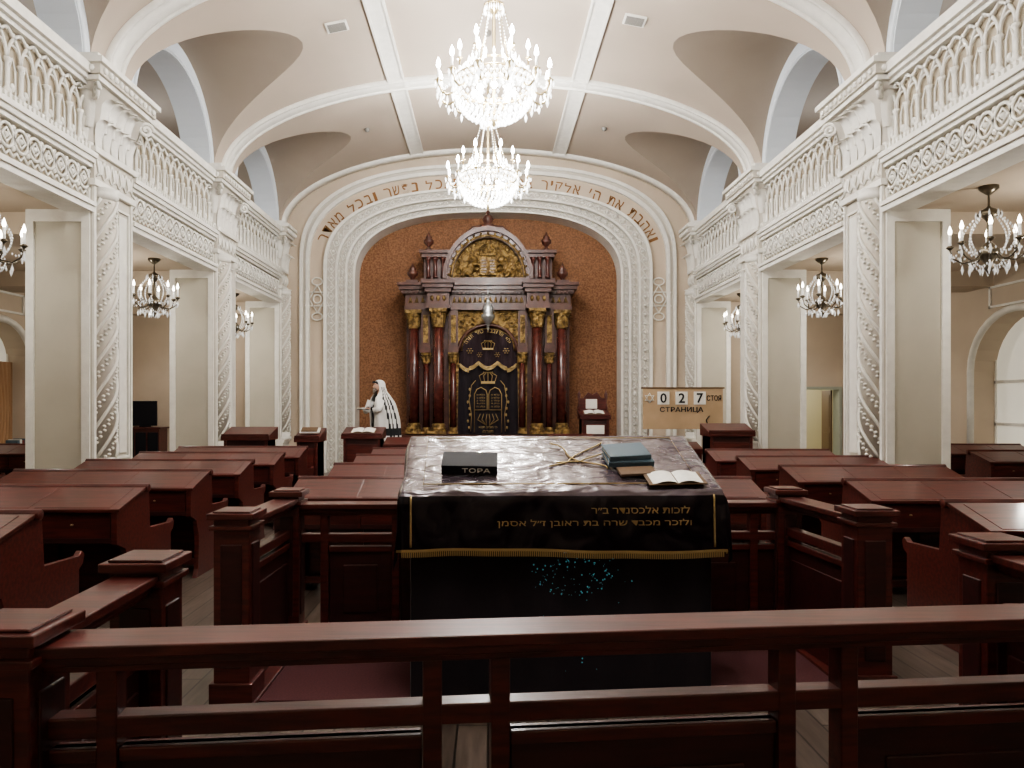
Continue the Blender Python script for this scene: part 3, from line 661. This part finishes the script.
# ------------------------------------------------------------------ chandeliers
def nave_chandelier(x0,y,z0,e=150):
    E=bpy.data.objects.new('crystal_chandelier',None); E.location=(x0,y,z0); S.collection.objects.link(E)
    fr=MB(); cr=MB(); ca=MB()
    top=zm(0)-z0
    ring=lambda r,z,t:fr.tube([(r*math.cos(2*pi*k/32),r*math.sin(2*pi*k/32),z) for k in range(32)],t,5,0,True)
    ring(.52,.52,.026); ring(.54,.60,.016); ring(.34,.80,.016); ring(.12,.12,.014)
    fr.lathe([(.0,-.02),(.03,.02),(.02,.06),(.05,.1),(.03,.14),(.02,.5),(.05,.55),(.03,.62),(.02,1.5),(.06,1.55),(.1,1.6),(.04,1.7),(.015,1.75),(.015,top-.12),(.07,top-.08),(.1,top)],(0,0,0),12,0)
    ring(.13,1.62,.014)
    n=44
    for j in range(12):
        t=j/11; r=.10+.44*math.sin(t*pi/2); z=.08+.44*(1-math.cos(t*pi/2))**1.0
        nn=max(12,int(n*(.30+.70*t)))
        for k in range(nn):
            a=2*pi*(k+.5*(j%2))/nn; cr.octa((r*math.cos(a),r*math.sin(a),z),.023,.034)
    for k in range(44):
        a=2*pi*k/44; cr.octa((.56*math.cos(a),.56*math.sin(a),.44),.02,.075); cr.octa((.54*math.cos(a),.54*math.sin(a),.57),.022,.05)
    for k in range(20):
        a=2*pi*k/20
        for t in range(6): u=t/5; r=.54*(1-u)+.34*u; cr.octa((r*math.cos(a),r*math.sin(a),.60+.20*u+.05*math.sin(pi*u)),.020,.03)
        cr.octa((.35*math.cos(a),.35*math.sin(a),.86),.018,.06)
    for k in range(6):
        a=2*pi*k/6
        fr.tube([(.34*math.cos(a),.34*math.sin(a),.80),(.13*math.cos(a),.13*math.sin(a),1.62)],.007,4,0)
        for t in range(18):
            u=t/17; r=.34*(1-u)+.12*u; cr.octa((r*math.cos(a+.1*(1-u)),r*math.sin(a+.1*(1-u)),.82+.78*u),.009,.016)
    for k in range(24):
        a=2*pi*k/24; cr.octa((.13*math.cos(a),.13*math.sin(a),1.56),.014,.05)
    for k in range(12):
        a=2*pi*(k+.5)/12; c,s_=math.cos(a),math.sin(a)
        P=[(.48,.52),(.56,.40),(.64,.36),(.72,.40),(.76,.50)]
        fr.tube([(r*c,r*s_,z) for r,z in P],.016,6,0)
        fr.lathe([(.01,0),(.05,.03),(.055,.04),(.02,.05),(.02,.07)],(.76*c,.76*s_,.5),10,0)
        ca.lathe([(.016,.56),(.016,.70)],(.76*c,.76*s_,0),8,0); ca.lathe([(.014,.70),(.030,.735),(.022,.79),(.002,.84)],(.76*c,.76*s_,0),8,1)
        for q in range(5): b=2*pi*q/5; cr.octa((.76*c+.05*math.cos(b),.76*s_+.05*math.sin(b),.49),.014,.045)
        cr.octa((.76*c,.76*s_,.40),.024,.07); cr.octa((.64*c,.64*s_,.29),.02,.07)
        for t in range(8): u=t/7; b=a+2*pi/12*u; cr.octa((.72*math.cos(b),.72*math.sin(b),.46-.09*math.sin(pi*u)),.014,.022)
    for k in range(6):
        a=2*pi*k/6; c,s_=math.cos(a),math.sin(a)
        fr.tube([(.34*c,.34*s_,.80),(.40*c,.40*s_,.76),(.46*c,.46*s_,.80),(.46*c,.46*s_,.90)],.012,6,0)
        fr.lathe([(.01,0),(.045,.02),(.018,.04)],(.46*c,.46*s_,.90),8,0)
        ca.lathe([(.016,.93),(.016,1.04)],(.46*c,.46*s_,0),8,0); ca.lathe([(.014,1.04),(.030,1.075),(.022,1.13),(.002,1.18)],(.46*c,.46*s_,0),8,1)
        cr.octa((.46*c,.46*s_,.80),.02,.06)
    for k in range(8): a=2*pi*k/8; ca.ell((.26*math.cos(a),.26*math.sin(a),.45),.045,1,8,5)
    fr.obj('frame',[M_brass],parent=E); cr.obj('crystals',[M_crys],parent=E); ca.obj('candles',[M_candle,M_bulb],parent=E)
    for k in range(3):
        a=2*pi*k/3+.5; point((.62*math.cos(a),.62*math.sin(a),.95),e,(1,.985,.965),.05,'bulb_light',E)
    point((0,0.05,.35),e*.5,(1,.985,.965),.05,'bulb_light',E)
nave_chandelier(0,13.75,5.30); nave_chandelier(.08,9.95,5.42); nave_chandelier(0,6.2,5.42); nave_chandelier(0,2.2,5.42)
def aisle_chandelier():
    m=MB()
    m.lathe([(.1,0),(.1,-.03),(.03,-.09),(.012,-.1),(.012,-.22),(.03,-.24),(.09,-.27),(.12,-.32),(.05,-.36),(.02,-.4),(.02,-.62),(.06,-.66),(.11,-.72),(.09,-.8),(.04,-.86),(.06,-.9),(.02,-.96),(0,-1.0)],(0,0,0),14,0)
    for k in range(8):
        a=2*pi*(k+.3)/8; c,s_=math.cos(a),math.sin(a)
        m.tube([(r*c,r*s_,z) for r,z in ((.05,-.72),(.14,-.82),(.25,-.84),(.34,-.78),(.37,-.68))],.010,5,0)
        for t in range(14):
            u=t/13; r=.12+.13*math.sin(pi*u*.9)+.0; m.octa((r*c,r*s_,-.34-.42*u),.014,.020,3)
        for t in range(7):
            u=t/6; b=a+2*pi/8*u; m.octa((.36*math.cos(b),.36*math.sin(b),-.70-.09*math.sin(pi*u)),.012,.018,3)
            m.octa((.18*math.cos(b),.18*math.sin(b),-.86-.06*math.sin(pi*u)),.012,.018,3)
        m.lathe([(.01,0),(.045,.03),(.02,.05)],(.37*c,.37*s_,-.68),8,0)
        m.lathe([(.015,0),(.015,.13)],(.37*c,.37*s_,-.63),8,1); m.lathe([(.014,0),(.022,.03),(.016,.06),(.002,.10)],(.37*c,.37*s_,-.50),8,2)
        m.octa((.37*c,.37*s_,-.76),.02,.06,3); m.octa((.25*c,.25*s_,-.92),.02,.06,3); m.octa((.12*c,.12*s_,-.32),.016,.05,3); m.octa((.08*c,.08*s_,-.95),.016,.05,3)
    return m
am=aisle_chandelier(); first=None
for sg in (-1,1):
    for y in (3.7,8.3,12.45,16.4):
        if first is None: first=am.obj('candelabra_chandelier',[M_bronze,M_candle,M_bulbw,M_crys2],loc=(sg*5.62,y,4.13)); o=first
        else: o=dup(first,(sg*5.62,y,4.13))
        point((sg*6.35,y-.4,4.13-.8),(44 if y<16 else 75),(1,.95,.86),.08,'candelabra_light')
    for y in (3.5,7.7,11.9,16.1): point((sg*7.3,y,6.9),42,(.86,.92,1),.1,'gallery_lamp_light')
# ------------------------------------------------------------------ pews
def build_pew(L):
    m=MB()
    prof=[(-.46,.62),(-.46,.86),(-.44,.89),(-.03,1.0),(.03,1.01),(.06,.99),(.075,.94),(.10,.66),(.50,.64),(.54,.67),(.57,.64),(.55,.58),(.50,.55),(.50,.08),(.53,0),(-.32,0),(-.28,.08),(-.26,.40),(-.32,.56)]
    for x in (0,L-.045): m.prism(prof,'x',x,x+.045,0)
    m.prism([(-.47,.865),(-.03,.985),(-.03,1.01),(-.47,.89)],'x',-.02,L+.02,0)
    m.tube([(-.03,.01,1.0),(L+.03,.01,1.0)],.035,8,0)
    m.box(.045,L-.045,-.02,.02,.1,.98,1)
    m.box(.045,L-.045,-.43,-.02,.62,.66,1); m.box(.045,L-.045,-.42,-.40,.64,.87,0)
    n=max(2,round(L/.62)); s=(L-.09)/n
    for k in range(n):
        x=.045+k*s; m.box(x+.02,x+s-.02,-.432,-.42,.66,.85,0); m.lathe([(.012,0),(.012,.01),(.0,.014)],(x+s/2,-.44,.76),8,2)
        m.box(x-.012,x+.012,-.44,-.02,.63,.87,0)
        m.box(x+.03,x+s-.03,-.035,-.02,.16,.56,0)
        m.M=T(x+.015,0,0); m.prism([(-.45,.893),(-.06,1.0),(-.06,1.006),(-.45,.899)],'x',.01,s-.03,0); m.M=Matrix()
    m.box(.045,L-.045,.02,.48,.42,.46,0); m.box(.045,L-.045,.42,.45,.3,.42,0)
    m.box(.045,L-.045,-.10,-.05,.08,.14,0)
    return m
pewL=build_pew(1.95).obj('pew',[M_wood,M_woodd,M_brass],bevel=.006,loc=(-4.78,4.62,0))
for y in (6.1,7.5,8.85,10.2,11.5): dup(pewL,(-4.78,y,0))
pewR=build_pew(1.75)
pr=pewR.obj('pew',[M_wood,M_woodd,M_brass],bevel=.006,loc=(3.2,5.15,0))
for y in (3.75,6.6,8.05,9.45,10.8): dup(pr,(3.2,y,0))
for y in (6.75,8.3,9.7,11.1): dup(pr,(-1.70,y,0))
for y in (6.75,8.2,9.6,11.0): dup(pr,(.62,y,0))
for x,y in ((6.8,8.8),(6.9,10.6),(7.0,12.2),(-8.9,8.8),(-8.9,10.4),(-8.8,12.2)): dup(pr,(x,y,0))
def lectern(x,y,z0,w,h,d=.45,book=False,rot=0,crest=False):
    m=MB(); w2=w/2
    m.box(-w2-.03,w2+.03,-d/2-.03,d/2+.03,0,.08,0); m.box(-w2,w2,-d/2,d/2,.08,h-.22,1)
    m.box(-w2+.06,w2-.06,-d/2-.012,-d/2,.18,h-.32,0)
    for q in (-w2,w2-.05): m.box(q,q+.05,-d/2-.02,d/2+.01,.08,h-.22,0)
    m.prism([(-d/2-.05,h-.22),(-d/2-.05,h-.14),(d/2+.04,h),(d/2+.04,h-.22)],'x',-w2-.04,w2+.04,0)
    m.box(-w2-.03,w2+.03,-d/2-.06,-d/2-.03,h-.15,h-.11,0)
    if book:
        M0=m.M; m.M=T(0,-.02,h-.075)@RX(math.atan(.14/(d+.09)))
        m.box(-.24,.24,-.15,.15,.0,.012,3)
        for q in (-1,1):
            m.grid(lambda u,v,q=q:(q*(.005+u*.22),-.14+v*.28,.015+.028*math.sin(min(1,u*1.2)*pi)**.7*(1-u*.4)),10,2,2)
        m.M=M0
    if crest:
        pts=[(-w2,h-.02)]+[(-w2+w*k/12,h+.22+.16*math.sin(pi*k/12)+.04*math.cos(k*pi/2)) for k in range(13)]+[(w2,h-.02)]
        m.prism(pts,'y',d/2-.02,d/2+.03,0)
        m.box(-.16,.1,d/2-.05,d/2-.02,h+.02,h+.24,2)
        for q in (-1,1): m.lathe([(.03,0),(.045,.1),(.02,.2),(.04,.4),(.0,.5)],(q*w2,d/2,h-.05),8,0)
        m.box(-.2,.2,-d/2-.03,-d/2-.012,.55,.75,2)
    return m.obj('lectern',[M_wood,M_woodd,M_paper,M_bookbrn,M_gold],bevel=.006,loc=(x,y,z0),rot=rot)
lectern(-4.15,12.9,0,.75,1.28); lectern(-2.95,12.3,0,.34,1.28); lectern(-2.45,14.6,0,.72,1.22,book=True); lectern(-1.5,13.9,0,.8,1.05)
lectern(4.3,13.3,0,.75,1.33); lectern(1.6,14.2,0,.8,1.1)
lectern(2.42,16.9,.45,.62,1.1,book=True,crest=True)
lectern(3.65,14.5,0,.95,.93)
m=MB(); m.box(-.16,.16,-.12,.12,0,.02,0); m.box(-.14,.12,-.1,.1,.02,.035,1); o=m.obj('prayer_booklet',[M_paper,M_bookbrn],loc=(-2.95,12.28,1.235)); o.rotation_euler=(.28,0,.1)
# page board
m=MB()
x0,x1,z0,z1=3.14,4.76,1.17,1.99
m.box(x0,x1,14.98,15.02,z0,z1,0); m.box(x0-.03,x1+.03,14.97,15.03,z1,z1+.03,1)
for q in (x0+.1,x1-.12): m.box(q,q+.02,15.0,15.04,.05,z0,1); m.box(q-.02,q+.04,14.8,15.2,0,.05,1)
kx=(x1-x0)/79
for px,ch in ((663,'0'),(681,'2'),(699,'7')):
    xc=x0+(px-643)*kx; m.box(xc-.12,xc+.12,14.965,14.98,z1-.32,z1-.06,2); m.text(ch,3,T(xc,14.96,z1-.19)@UP,height=.20,ext=.003,bold=.02)
m.text('СТОЯ',3,T(x0+(713-643)*kx,14.975,z1-.19)@UP,width=.29,height=.11,ext=.006,bold=.005)
m.text('СТРАНИЦА',3,T(x0+(681-643)*kx,14.975,z1-.43)@UP,width=.88,height=.12,ext=.006,bold=.01)
for o_ in (0,pi): m.tube([(x0+.13+.10*math.sin(o_+2*pi*k/3),14.97,z1-.19+.10*math.cos(o_+2*pi*k/3)) for k in range(3)],.014,4,2,True)
m.tube([(x1-.3,14.96,1.22),(x1-.35,14.95,1.36),(x1-.28,14.96,1.44)],.012,5,3)
m.obj('page_number_board',[M_card,M_bookbrn,M_paper,M_black])
m=MB(); m.box(-8.75,-7.85,17.65,18.1,0,1.1,0)
for k in range(3): m.box(-8.70+k*.29,-8.45+k*.29,17.63,17.65,.1,1.0,1)
m.box(-8.6,-8.0,17.85,17.9,1.15,1.75,1); m.box(-8.4,-8.2,17.8,18,1.1,1.15,1); m.box(-8.8,-7.8,17.61,18.12,1.08,1.12,0)
m.obj('cabinet_with_screen',[M_wood,M_bookblk],bevel=.005)
m=MB(); m.box(-.3,.3,-.9,.9,.72,.77,0)
for a in (-.25,.22):
    for b in (-.85,.82): m.box(a,a+.04,b,b+.04,0,.72,0)
for k in range(9):
    h=.18+.1*random.random(); m.box(-.1,.12,-.7+k*.07,-.64+k*.07,.77,.77+h,1+k%3)
m.box(-.2,.2,.1,.5,.77,.85,3)
m.obj('side_table_with_books',[M_wood,M_bookred,M_bookblue,M_paper],loc=(-8.75,14.2,0))
# ------------------------------------------------------------------ bimah rails
def post(m,x,y,w=.2,h=1.05,rot=0):
    old=m.M; m.M=old@T(x,y,0)@RZ(rot); a=w/2
    m.box(-a,a,-a,a,0,h,0); m.box(-a-.02,a+.02,-a-.02,a+.02,0,.14,0)
    m.box(-a-.02,a+.02,-a-.02,a+.02,h-.06,h-.035,0); m.box(-a-.03,a+.03,-a-.03,a+.03,h,h+.035,0); m.box(-a-.005,a+.005,-a-.005,a+.005,h+.035,h+.045,0)
    m.box(-a+.04,a-.04,-a-.008,a+.008,.22,h-.14,1); m.box(-a-.008,a+.008,-a+.04,a-.04,.22,h-.14,1)
    m.M=old
def rail(m,p0,p1,bal=(),top=1.0,open_=()):
    p0=Vector((*p0,0));p1=Vector((*p1,0));d=p1-p0;L=d.length; old=m.M
    m.M=old@T(*p0)@RZ(math.atan2(d.y,d.x))
    m.box(0,L,-.085,.085,top,top+.035,0); m.box(0,L,-.06,.06,top-.03,top,0); m.box(0,L,-.045,.045,top-.05,top-.03,0)
    m.box(0,L,-.035,.035,top-.24,top-.18,0)
    ed=[0]+list(bal)+[L]
    for b in bal: m.box(b-.028,b+.028,-.038,.038,0,top-.03,0)
    for k in range(len(ed)-1):
        a,b=ed[k]+.03,ed[k+1]-.03
        if k in open_: continue
        m.box(a,b,-.015,.015,.1,top-.27,1); m.box(a,b,-.03,.03,.0,.14,0); m.box(a,b,-.03,.03,top-.31,top-.27,0)
        if b-a>.3:
            m.box(a+.1,b-.1,-.024,.024,.22,top-.40,1)
    m.M=old
m=MB()
A=(-1.33,2.08);B=(-1.36,2.95);Cc=(-1.43,4.22);D=(-1.40,5.22);E_=(2.14,5.32);F=(2.22,4.34);G=(2.30,3.36);Hh=(2.27,2.42)
for p,w in ((A,.2),(B,.2),(Cc,.2),(D,.17),(E_,.17),(F,.2),(G,.2),(Hh,.2)): post(m,p[0],p[1],w)
rail(m,(A[0],A[1]),(Hh[0],Hh[1]),bal=(.26,1.17,1.37,2.25,2.45),open_=(2,4))
rail(m,A,B); rail(m,Cc,D); rail(m,F,E_); rail(m,Hh,G)
rail(m,D,E_,bal=(.25,.75,2.75,3.3),open_=(0,),top=.96)
m.box(-1.45,2.25,4.2,5.3,0.0,.012,2)
m.box(-1.5,-1.3,4.05,5.35,0,.03,0); m.box(2.1,2.3,4.2,5.45,0,.03,0)
m.obj('bimah_enclosure',[M_wood,M_woodd,M_carpet],bevel=.005)
# ------------------------------------------------------------------ bimah table
TB=bpy.data.objects.new('bimah_reading_table',None); TB.location=(.43,4.22,0.012); TB.rotation_euler=(0,0,math.radians(2)); S.collection.objects.link(TB)
A_=.915; B_=.74
zt=lambda y:1.195+.275*max(0,min(B_,y))/B_
m=MB()
m.grid(lambda u,v:(-.87+1.74*u,.05+.008*math.sin(u*40),v*1.1),90,2,0)
m.box(-.86,.86,.06,.70,0,1.15,0)
for q in (-1,1): m.grid(lambda u,v,q=q:(q*(.87+.008*math.sin(u*20)),.05+.66*u,v*1.15),30,2,0)
random.seed(5)
for k in range(170):
    if k<115: x=.08+random.gauss(0,.15); z=.70+random.gauss(0,.075)
    else: x=.03+random.gauss(0,.12); z=.33+random.gauss(0,.09)
    if k<115 and k%3==0: a=k*.4; q=.8+.3*random.random(); x=.08+.20*math.cos(a)*q; z=.69+.10*math.sin(a)*q
    r=random.choice((.002,.003,.005))
    m.octa((x,.036,z),r,r*1.2,1)
m.obj('velvet_base_cloth',[M_velvet,M_spark],parent=TB)
m=MB(); DR=.36
def cl(u,v):
    a=(-A_-DR)+u*2*(A_+DR); b=-DR+v*(B_+2*DR)
    ox=max(0,abs(a)-A_); oy=max(0,-b,b-B_); x=max(-A_,min(A_,a)); y=max(0,min(B_,b)); sg=1 if a>0 else -1
    dr=max(ox,oy)+.25*min(ox,oy)
    z=zt(y)+.0
    if ox==0 and oy==0:
        z+=.012*noise.noise(Vector((x*3,y*4,0)))+.006*noise.noise(Vector((x*8,y*6,3)))+.005*abs(math.sin(x*4+y*7))
        e=min(A_-abs(x),y,B_-y); z-=.012*max(0,1-e/.03)
    fl=.02+.010*math.sin((a if oy>0 else b)*13+2*noise.noise(Vector((a*2,b*2,1))))
    fl*=min(1,dr/.06)
    if ox>0: x+=sg*(fl+.04*dr)
    if oy>0: y+=(-1 if b<0 else 1)*(fl+.04*dr)
    z-=dr*(.98)+.012*math.sin(a*3)*dr/DR
    return (x,y,z)
NU,NV=150,90
def mf(u,v):
    a=(-A_-DR)+(u+.5/NU)*2*(A_+DR); b=-DR+(v+.5/NV)*(B_+2*DR)
    ox=max(0,abs(a)-A_); oy=max(0,-b,b-B_); d=max(ox,oy)
    if ox>0.02 and oy>0.02: return 1
    if d>DR-.018: return 2
    if d>.03: return 1
    return 0
m.grid(cl,NU,NV,0,True,mf)
for k in range(170):
    x=-A_+2*A_*k/169; p=cl((x+A_+DR)/(2*(A_+DR)),0); m.box(x-.003,x+.003,p[1]-.006,p[1]-.002,p[2]-.028,p[2]+.01,2)
for q in (0,1):
    for k in range(60):
        b=B_*k/59; p=cl(q,(b+DR)/(B_+2*DR)); m.box(p[0]-.004,p[0]+.004,b-.003,b+.003,p[2]-.028,p[2]+.01,2)
    m.tube([tuple(Vector(cl((x_+A_+DR)/(2*(A_+DR)),(b+DR)/(B_+2*DR)))+Vector((0,-.006,0))) for x_,b in ([((-1)**(q+1)*(A_-.05),-.03-.03*t) for t in range(11)])],.006,5,2)
m.obj('velvet_cover',[M_plast,M_drop,M_embr],parent=TB)
m=MB()
m.text('לזכות אלכסנדר ב״ר'[::-1],0,T(.43,-.062,1.085)@UP,width=.56,height=.042,ext=.002)
m.text('ולזכר מכבד שרה בת ראובן ז״ל אסמן'[::-1],0,T(.17,-.064,1.01)@UP,width=1.10,height=.046,ext=.002)
m.obj('cover_embroidered_text',[M_embr],parent=TB)
m=MB(); al=math.atan(.275/B_); m.M=T(0,0,1.195)@RX(al)
for a,b in (((-.05,.25),(.32,.62)),((.3,.22),(-.02,.6)),((.0,.3),(.4,.5))):
    pts=[]
    for t in range(15):
        u=t/14; pts.append((a[0]+(b[0]-a[0])*u+.03*math.sin(u*9),a[1]+(b[1]-a[1])*u+.03*math.cos(u*7),.014))
    m.tube(pts,.005,4,0)
m.tube([(-.8,.05,.012),(.8,.05,.012),(.8,.72,.012),(-.8,.72,.012)],.004,4,0,True)
m.obj('cover_top_embroidery',[M_embr],parent=TB)
def closed_book(name,lx,ly,w,d,t,cm,rot=0,spine=None,off=0):
    m=MB()
    m.box(-w/2,w/2,-d/2,d/2,0,.006,0); m.box(-w/2,w/2,-d/2,d/2,t-.006,t,0); m.box(-w/2,w/2,-d/2-.002,-d/2+.012,0,t,0); m.box(-w/2+.006,w/2-.006,-d/2+.012,d/2-.006,.006,t-.006,1)
    if spine: m.text(spine,2,T(w*.12,-d/2-.003,t/2)@UP,width=w*.5,height=t*.5,ext=.0015)
    o=m.obj(name,[cm,M_paper,M_paper],bevel=.002)
    o.matrix_world=T(.43,4.22,0.012)@RZ(math.radians(2))@T(0,0,1.195)@RX(al)@T(lx,ly,.018+off)@RZ(rot)
    return o
closed_book('torah_book',-.53,.26,.33,.20,.055,M_bookblk,-.05,'ТОРА')
closed_book('prayer_book',.44,.36,.28,.21,.035,M_bookblue,.05)
closed_book('prayer_book',.43,.37,.26,.19,.03,M_bookblue,.12,None,.036)
closed_book('notebook',.46,.185,.22,.10,.015,M_bookbrn,.1)
m=MB()
m.box(-.17,.17,-.08,.08,0,.006,1)
for q in (-1,1): m.grid(lambda u,v,q=q:(q*(.003+u*.145),-.07+v*.14,.008+.014*math.sin(min(1,u*1.2)*pi)**.7),10,2,0)
o=m.obj('open_prayer_book',[M_paper,M_bookbrn]); o.matrix_world=T(.43,4.22,0.012)@RZ(math.radians(2))@T(0,0,1.195)@RX(al)@T(.66,.085,.022)@RZ(.05)
# ------------------------------------------------------------------ praying man
PM=bpy.data.objects.new('praying_man',None); PM.location=(-2.32,16.3,.45); PM.rotation_euler=(0,0,math.radians(125)); S.collection.objects.link(PM)
J={'pel':(0,0,.92),'ch':(0,.02,1.2),'neck':(0,.05,1.42),'hd':(0,.08,1.5),
 'shL':(-.18,.03,1.38),'elL':(-.24,.10,1.12),'wrL':(-.12,.34,1.14),'shR':(.18,.03,1.38),'elR':(.24,.10,1.12),'wrR':(.12,.34,1.14),
 'hpL':(-.09,0,.86),'knL':(-.10,.03,.48),'anL':(-.10,0,.09),'toL':(-.11,.16,.04),'hpR':(.09,0,.86),'knR':(.10,.03,.48),'anR':(.10,0,.09),'toR':(.11,.16,.04)}
Rr={'pel':.15,'ch':.16,'neck':.06,'hd':.055,'shL':.075,'elL':.05,'wrL':.035,'shR':.075,'elR':.05,'wrR':.035,'hpL':.095,'knL':.07,'anL':.05,'toL':.04,'hpR':.095,'knR':.07,'anR':.05,'toR':.04}
ks=list(J); Ed=[('pel','ch'),('ch','neck'),('neck','hd'),('ch','shL'),('shL','elL'),('elL','wrL'),('ch','shR'),('shR','elR'),('elR','wrR'),('pel','hpL'),('hpL','knL'),('knL','anL'),('anL','toL'),('pel','hpR'),('hpR','knR'),('knR','anR'),('anR','toR')]
me=bpy.data.meshes.new('body'); me.from_pydata([J[k] for k in ks],[(ks.index(a),ks.index(b)) for a,b in Ed],[]); me.materials.append(M_black)
bo=bpy.data.objects.new('body',me); S.collection.objects.link(bo); bo.parent=PM
bo.modifiers.new('skin','SKIN')
for i,k in enumerate(ks): me.skin_vertices[0].data[i].radius=(Rr[k],Rr[k]); me.skin_vertices[0].data[i].use_root=(k=='pel')
ss=bo.modifiers.new('s','SUBSURF'); ss.levels=2; ss.render_levels=2
m=MB()
m.ell((0,.12,1.61),(.078,.098,.115),0,18,14)
m.tube([(0,.07,1.42),(0,.09,1.54)],[.058,.055],10,0)
m.tube([(0,.208,1.635),(0,.232,1.60),(0,.222,1.588)],[.010,.017,.012],8,0)
for q in (-1,1):
    m.ell((q*.031,.203,1.625),(.013,.009,.008),2,8,6); m.ell((q*.031,.211,1.625),(.006,.004,.006),3,6,4)
    m.ell((q*.080,.115,1.61),(.012,.022,.032),0,8,6); m.tube([(q*.05,.198,1.648),(q*.03,.208,1.653),(q*.014,.207,1.648)],.005,5,1)
m.ell((0,.19,1.535),(.06,.05,.06),1,12,8); m.ell((0,.205,1.50),(.042,.035,.055),1,12,8)
m.ell((0,.222,1.562),(.024,.008,.006),4,8,4)
m.ell((0,.10,1.665),(.083,.098,.075),3,14,8)
m.box(-.025,.025,.185,.235,1.68,1.73,3)
for q in (-1,1):
    m.ell((q*.11,.40,1.13),(.04,.05,.018),0,10,6)
    for k in range(4):
        x=q*(.085+.017*k); m.tube([(x,.43,1.135),(x-q*.004,.47-.004*abs(k-1),1.14),(x-q*.006,.49-.006*abs(k-1),1.125)],[.009,.008,.006],6,0)
    m.tube([(q*.08,.39,1.13),(q*.055,.42,1.14),(q*.05,.44,1.14)],[.011,.009,.007],6,0)
m.box(-.12,.12,.40,.56,1.105,1.12,5); m.box(-.115,.115,.405,.555,1.12,1.15,2)
m.obj('head_and_hands',[M_skin,M_beard,M_paper,M_black,M_bookred,M_bookblk],parent=PM)
m=MB()
prof=[(.42,.36,.33,-.06,.16),(.6,.36,.32,-.06,.2),(.9,.35,.31,-.04,.25),(1.1,.35,.29,.0,.3),(1.25,.33,.26,.02,.35),(1.36,.28,.21,.04,.4),(1.44,.21,.165,.04,.6),(1.50,.15,.135,.05,.85),(1.6,.118,.122,.065,.95),(1.69,.108,.118,.075,.85),(1.735,.085,.092,.08,.55),(1.758,.03,.035,.08,.2)]
def tl(u,v):
    f=v*(len(prof)-1); i=min(int(f),len(prof)-2); t=f-i; a=[prof[i][k]*(1-t)+prof[i+1][k]*t for k in range(5)]
    th=pi/2+a[4]+u*(2*pi-2*a[4]); fold=1+.07*math.sin(th*9+v*3)*(1-v)+.05*math.sin(th*5)*(1-v)
    return (a[1]*math.cos(th)*fold,a[3]+a[2]*math.sin(th)*fold,a[0])
def tm(u,v):
    k=u*72+v*12
    for c in (14,18,22,40,44,48,58,62):
        if c<=k<c+1.8 and v<.72: return 1
    if .06<v<.10: return 1
    return 0
m.grid(tl,72,33,0,True,tm)
for q in (-1,1):
    m.tube([(q*.24,.16,1.3),(q*.27,.22,1.12),(q*.19,.32,1.08)],[.09,.08,.07],10,0)
to=m.obj('tallit',[M_tallit,M_black],parent=PM); sm=to.modifiers.new('so','SOLIDIFY'); sm.thickness=.012
# ------------------------------------------------------------------ world + camera
w=bpy.data.worlds.new('World'); S.world=w; w.use_nodes=True
w.node_tree.nodes['Background'].inputs[0].default_value=(.5,.6,.8,1); w.node_tree.nodes['Background'].inputs[1].default_value=.1
cam=bpy.data.cameras.new('Camera'); cam.lens=26; cam.sensor_width=36; cam.shift_x=24/1024; cam.shift_y=19/1024; cam.clip_end=100
co=bpy.data.objects.new('Camera',cam); co.location=(0,0,1.7); co.rotation_euler=(pi/2,0,0); S.collection.objects.link(co); S.camera=co
print('verts',sum(len(o.data.vertices) for o in bpy.data.objects if o.type=='MESH'))
